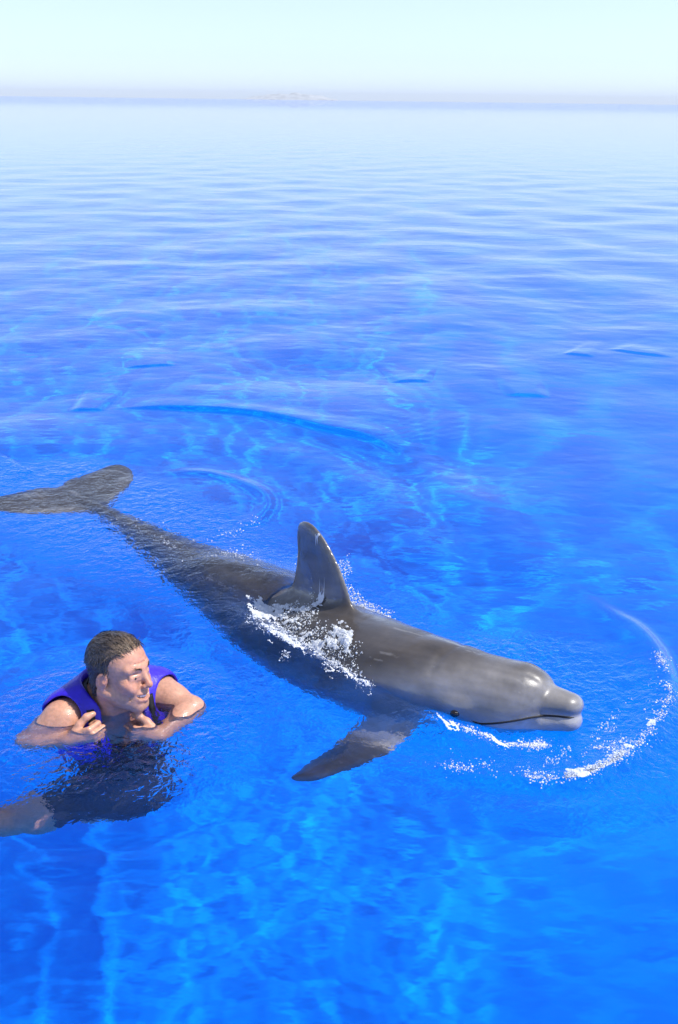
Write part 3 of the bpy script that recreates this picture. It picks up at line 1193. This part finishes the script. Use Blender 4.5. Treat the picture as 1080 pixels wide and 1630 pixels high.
def band(z, r, half_h, thick, a0=-1.25, a1=1.25, n=40):
    V = []
    for i in range(n):
        a = a0 + (a1 - a0) * i / (n - 1)
        for rr, zz in ((r, half_h), (r + thick, half_h), (r + thick, -half_h), (r, -half_h)):
            V.append(tp(math.sin(a) * (.165 + rr), math.cos(a) * (.108 + rr) + .02, z + zz))
    Fc = [(i * 4 + j, i * 4 + (j + 1) % 4, i * 4 + 4 + (j + 1) % 4, i * 4 + 4 + j) for i in range(n - 1) for j in range(4)]
    return np.array(V), np.array(Fc)


m_buckle = principled('pale_plastic', (.10, .22, .22), .3)
for z in (-.17, -.27):
    st = mesh_obj('strap', *band(z, .018, .018, .004, -1.0, 1.0), m_black, vest, False)
    st.cycles.is_caustics_receiver = True
    V = SPH_V / np.maximum(np.abs(SPH_V).max(1) ** .8, .3)[:, None] * np.array([.020, .006, .012])
    bk = mesh_obj('buckle', tp(0, .156, z) + V @ TR.T, SPH_F, m_buckle, vest)
    bk.cycles.is_caustics_receiver = True

vest_bvh = BVHTree.FromPolygons([Vector(p) for p in vv_.tolist()], vf_.tolist())


def on_vest(x, z):
    h = vest_bvh.ray_cast(Vector(tp(x, .5, z)), Vector(-TF))
    return np.array(h[0]) + TF * .0025 if h[0] is not None else None


for s_ in (1, -1):
    for x0, hw, mat, nm in ((.100, .011, m_black, 'webbing'), (.060, .0014, m_black, 'seam'), (.135, .0014, m_black, 'seam')):
        row = [(on_vest(s_ * x0 - hw, z), on_vest(s_ * x0 + hw, z)) for z in np.linspace(.05, -.20, 40)]
        row = [r for r in row if r[0] is not None and r[1] is not None]
        if len(row) < 4:
            continue
        V = np.array(row)
        V = np.concatenate([V, V - TF * .004], 1)          # outer pair, inner pair
        Fc = [(i * 4 + a, i * 4 + b_, i * 4 + 4 + b_, i * 4 + 4 + a) for i in range(len(row) - 1) for a, b_ in ((0, 1), (1, 3), (3, 2), (2, 0))]
        mesh_obj(nm, V.reshape(-1, 3), np.array(Fc), mat, vest).cycles.is_caustics_receiver = True

# swim shorts
def build_shorts():
    f = Field((-1.1, 2.35, -1.0), (-.42, 3.0, -.27), .006)
    off = .012
    f.ell(tp(0, -.005, -.56), (.155 + off, .105 + off, .12 + off), TR, k=.06)
    f.ell(tp(0, .0, -.43), (.145 + off, .10 + off, .20 + off), TR, k=.06)
    for Hp, K, t in ((R_HIP, R_KN, .42), (L_HIP, L_KN, .8)):
        f.cone(Hp, Hp + (K - Hp) * t, .10, .098, .04)
        e = unit(K - Hp)
        c = Hp + (K - Hp) * t
        f.cone(c + e * .10, c + e * .16, .12, .13, .008, 'sub')

    def cut(X, Y, Z):
        return (Z + .31 + 0 * X + 0 * Y).astype('f4')
    f.op(cut, (-1.1, 2.35, -1.0), (-.42, 3.0, -.27), .01, 'cut')
    V, Fc = f.extract(2)
    V = V + .006 * noise3(V, 14.0)[:, None] * unit([.3, -.9, .2])
    return V, Fc


m_shorts = principled('charcoal_swim_cloth', (.06, .075, .095), .7, .3, noise=(20, .25))
sv, sf = build_shorts()
sh = mesh_obj('swim_shorts', sv, sf, m_shorts, man)
sh.cycles.is_caustics_receiver = True

# bring the whole man to his size and place in the water
PIV = np.array([-.62, 2.58, 0.0])
MAN_S, MAN_T = .885, np.array([-.010, .045, -.006])


def settle(o):
    for c in o.children:
        n = len(c.data.vertices)
        co = np.zeros(n * 3, 'f4')
        c.data.vertices.foreach_get('co', co)
        co = PIV + (co.reshape(-1, 3) - PIV) * MAN_S + MAN_T
        c.data.vertices.foreach_set('co', co.astype('f4').ravel())
        c.data.update()
        settle(c)


bpy.context.view_layer.update()
settle(man)

# ------------------------------------------------------------------ white water
dol_bvh = BVHTree.FromPolygons([Vector(p) for p in WV.tolist()], LF.tolist())
CAMV = Vector((0, 0, CAM_H))


def surface_at(x, y, lift=0.0):
    """top of the water or of the animal above the point x, y"""
    z = float(height(np.array([x]), np.array([y]))[0])
    h = dol_bvh.ray_cast(Vector((x, y, 1)), Vector((0, 0, -1)))
    if h[0] is not None and h[0].z > z:
        z = h[0].z
    return z


def on_surface(xy):
    z = height(xy[:, 0], xy[:, 1])
    for i, (x, y) in enumerate(xy):
        h = dol_bvh.ray_cast(Vector((x, y, 1)), Vector((0, 0, -1)))
        if h[0] is not None and h[0].z > z[i]:
            z[i] = h[0].z
    return np.column_stack([xy, z])


m_white_water, nt, b = new_mat('white_water')
b.inputs['Base Color'].default_value = (.88, .92, .95, 1)
b.inputs['Roughness'].default_value = .1
b.inputs['Specular IOR Level'].default_value = .6
b.inputs['Transmission Weight'].default_value = .35
b.inputs['IOR'].default_value = 1.33


def radii(n, mean=.0011):
    r = RNG.gamma(1.6, mean / 1.6, n) + .0004
    return np.minimum(r, mean * 4)


def scatter(pix_poly, n, thresh, scale, seed, soft=30.0, zg=.06):
    """points over a patch given by its outline in the photograph, laid on the water or the animal"""
    r = np.random.default_rng(seed)
    pp = np.array(pix_poly, float)
    lo, hi = pp.min(0), pp.max(0)
    c = r.uniform(lo, hi, (n, 2))
    d = poly_dist(c[:, 0], c[:, 1], [tuple(a) for a in pp])
    c = c[d < 0]
    d = d[d < 0]
    xy = np.array([P(x, y, zg)[:2] for x, y in c])
    p3 = np.column_stack([xy, 0 * xy[:, 0]])
    nz = noise3(p3, scale) + .8 * noise3(p3 + 5, scale * 3)
    keep = nz + np.clip(-d / soft, 0, 1) + r.normal(size=len(nz)) * .25 > thresh
    return xy[keep], nz[keep]


# foam streaming over the flank: a torn, lumpy sheet of froth with beads on it
FOAM = [(392, 940), (430, 946), (475, 952), (525, 972), (500, 986), (545, 1010), (585, 1045), (606, 1082), (585, 1100), (545, 1080), (500, 1062), (455, 1045), (420, 1012), (385, 975)]


def foam_sheet(name, outline, thresh, lift, zg=.05, edge=.05):
    fq = np.array([P(x, y, zg)[:2] for x, y in outline])
    st = .0026
    QX, QY = np.meshgrid(np.arange(fq[:, 0].min(), fq[:, 0].max(), st), np.arange(fq[:, 1].min(), fq[:, 1].max(), st))
    qd = poly_dist(QX, QY, [tuple(a) for a in fq])
    q3 = np.column_stack([QX.ravel(), QY.ravel(), 0 * QX.ravel()])
    al, ac = q3[:, :2] @ AX, q3[:, :2] @ RT            # streaks run along the body
    s3 = np.column_stack([al * 7, ac * 15, 0 * al])
    lump = (noise3(s3, 1.6) + .7 * noise3(s3 + 9, 4.5) + .45 * noise3(s3 + 4, 11.0)).reshape(QX.shape)
    solid = (lump + np.clip(-qd / edge, -.5, 1) * .9 > thresh) & (qd < .004)
    z = height(QX, QY)
    for i, j in np.argwhere(solid):
        h = dol_bvh.ray_cast(Vector((QX[i, j], QY[i, j], 1)), Vector((0, 0, -1)))
        if h[0] is not None and h[0].z > z[i, j]:
            z[i, j] = h[0].z
    z = z + .0015 + lift * np.clip(lump, 0, 2) + .5 * lift * noise3(q3, 260.0).reshape(QX.shape)
    gf = grid_faces(*QX.shape)
    gf = gf[solid.ravel()[gf].all(1)]
    used = np.unique(gf)
    remap = np.full(QX.size, -1)
    remap[used] = np.arange(len(used))
    return mesh_obj(name, np.column_stack([q3[:, :2], z.ravel()])[used], remap[gf], m_white_water)


fo = foam_sheet('splash_foam', FOAM, .95, .0055)
tag(fo, 'patch of torn white foam streaming over the dolphin flank below its dorsal fin', 'foam', kind='stuff')
xy, nz = scatter(FOAM, 15000, .8, 14.0, 1)
p = on_surface(xy)
p[:, 2] += RNG.random(len(p)) ** 3 * .022
o = drops('splash_beads', p, radii(len(p), .00095), m_white_water)
tag(o, 'tiny white water beads jumping over the foam on the dolphin flank', 'spray', kind='stuff')

# beads thrown up on the far side of the fin
xy, nz = scatter([(536, 890), (556, 884), (566, 930), (588, 955), (622, 985), (630, 1006), (596, 994), (560, 974), (540, 955)], 6500, .35, 14.0, 2, 12.0, .02)
p = on_surface(xy)
p[:, 2] += RNG.random(len(p)) ** 3 * .03
sp = drops('fin_spray', p, radii(len(p), .00095), m_white_water)
tag(sp, 'row of white spray beads on the far side of the dorsal fin', 'spray', kind='stuff')


def along(line, n, spread, seed, gaps=9.0, thresh=-.1):
    r = np.random.default_rng(seed)
    t = r.uniform(0, len(line) - 1.001, n)
    i = t.astype(int)
    q = line[i] + (line[i + 1] - line[i]) * (t - i)[:, None]
    q = q + r.normal(size=q.shape) * spread * r.random((n, 1))
    p3 = np.column_stack([q, 0 * t])
    nz = noise3(p3, gaps) + .7 * noise3(p3 + 3, gaps * 3)
    return q[nz + r.normal(size=n) * .3 > thresh]


L1 = poly_ridge([(660, 1212), (740, 1222), (820, 1238), (900, 1245), (960, 1229), (1020, 1190), (1056, 1140), (1062, 1095), (1046, 1050)])
crest = poly_ridge([(900, 1246), (930, 1241), (965, 1227), (990, 1212)])
xy, nz = scatter([(890, 1190), (930, 1180), (985, 1130), (1030, 1085), (1066, 1090), (1062, 1140), (1025, 1192), (965, 1232), (905, 1248)], 7000, .7, 16.0, 4, 60.0, .0)
xy2, nz = scatter([(640, 1205), (720, 1195), (800, 1205), (890, 1195), (905, 1240), (820, 1240), (720, 1228)], 2000, .95, 16.0, 14, 60.0, .0)
pts = np.vstack([along(L1, 3600, .022, 3, 16, .2), xy, xy2, along(crest, 1500, .006, 5, 20, -.8)])
p = on_surface(pts)
p[:, 2] += RNG.random(len(p)) ** 4 * .02
o = drops('bow_wave_spray', p, radii(len(p), .00095), m_white_water)
tag(o, 'sparkling arc of white droplets on the bow wave ahead of the dolphin beak', 'spray', kind='stuff')

o = foam_sheet('bow_foam', [(870, 1250), (930, 1247), (975, 1231), (1022, 1196), (1056, 1148), (1064, 1105), (1052, 1105), (1038, 1145), (1008, 1183), (958, 1214), (915, 1232), (870, 1238)], 1.05, .003, .0, .02)
tag(o, 'thin torn line of foam on the crest of the bow wave', 'foam', kind='stuff')
o = foam_sheet('lapping_foam', [(690, 1148), (760, 1164), (830, 1176), (878, 1180), (872, 1192), (800, 1190), (715, 1172)], 1.0, .003, .0, .02)
tag(o, 'torn strip of foam lapping against the dolphin throat', 'foam', kind='stuff')
pts = along(poly_ridge([(690, 1155), (740, 1165), (790, 1173), (840, 1180), (870, 1182)]), 2200, .016, 6, 18, .1)
p = on_surface(pts)
o = drops('jaw_froth', p, radii(len(p), .0008), m_white_water)
tag(o, 'thin line of froth lapping under the dolphin jaw', 'foam', kind='stuff')
pts = np.vstack([along(poly_ridge([(190, 830), (240, 855), (300, 880), (360, 885), (420, 900)]), 900, .09, 9, 14, .4),
                 along(poly_ridge([(345, 855), (375, 848), (400, 838), (412, 825)]), 200, .03, 10, 14, -.2)])
p = on_surface(pts)
o = drops('tail_bubbles', p, radii(len(p), .0010), m_white_water)
tag(o, 'scattered white bubbles over the submerged tail stock of the dolphin', 'bubbles', kind='stuff')

# ------------------------------------------------------------------ haze
hx, hy0, hy1, hz0, hz1 = 45000, -4000, 50000, -5, 300
hv_ = [(x, y, z) for x in (-hx, hx) for y in (hy0, hy1) for z in (hz0, hz1)]
hf_ = [(0, 1, 3, 2), (4, 6, 7, 5), (0, 4, 5, 1), (2, 3, 7, 6), (0, 2, 6, 4), (1, 5, 7, 3)]
m_haze = bpy.data.materials.new('haze')
m_haze.use_nodes = True
nt = m_haze.node_tree
nt.nodes.clear()
vo = nt.nodes.new('ShaderNodeVolumePrincipled')
vo.inputs['Density'].default_value = 2.2e-5
vo.inputs['Color'].default_value = (.86, .94, 1, 1)
vo.inputs['Anisotropy'].default_value = 0
out = nt.nodes.new('ShaderNodeOutputMaterial')
nt.links.new(vo.outputs[0], out.inputs['Volume'])
hz = mesh_obj('haze', hv_, hf_, m_haze, smooth=False)
tag(hz, kind='stuff')
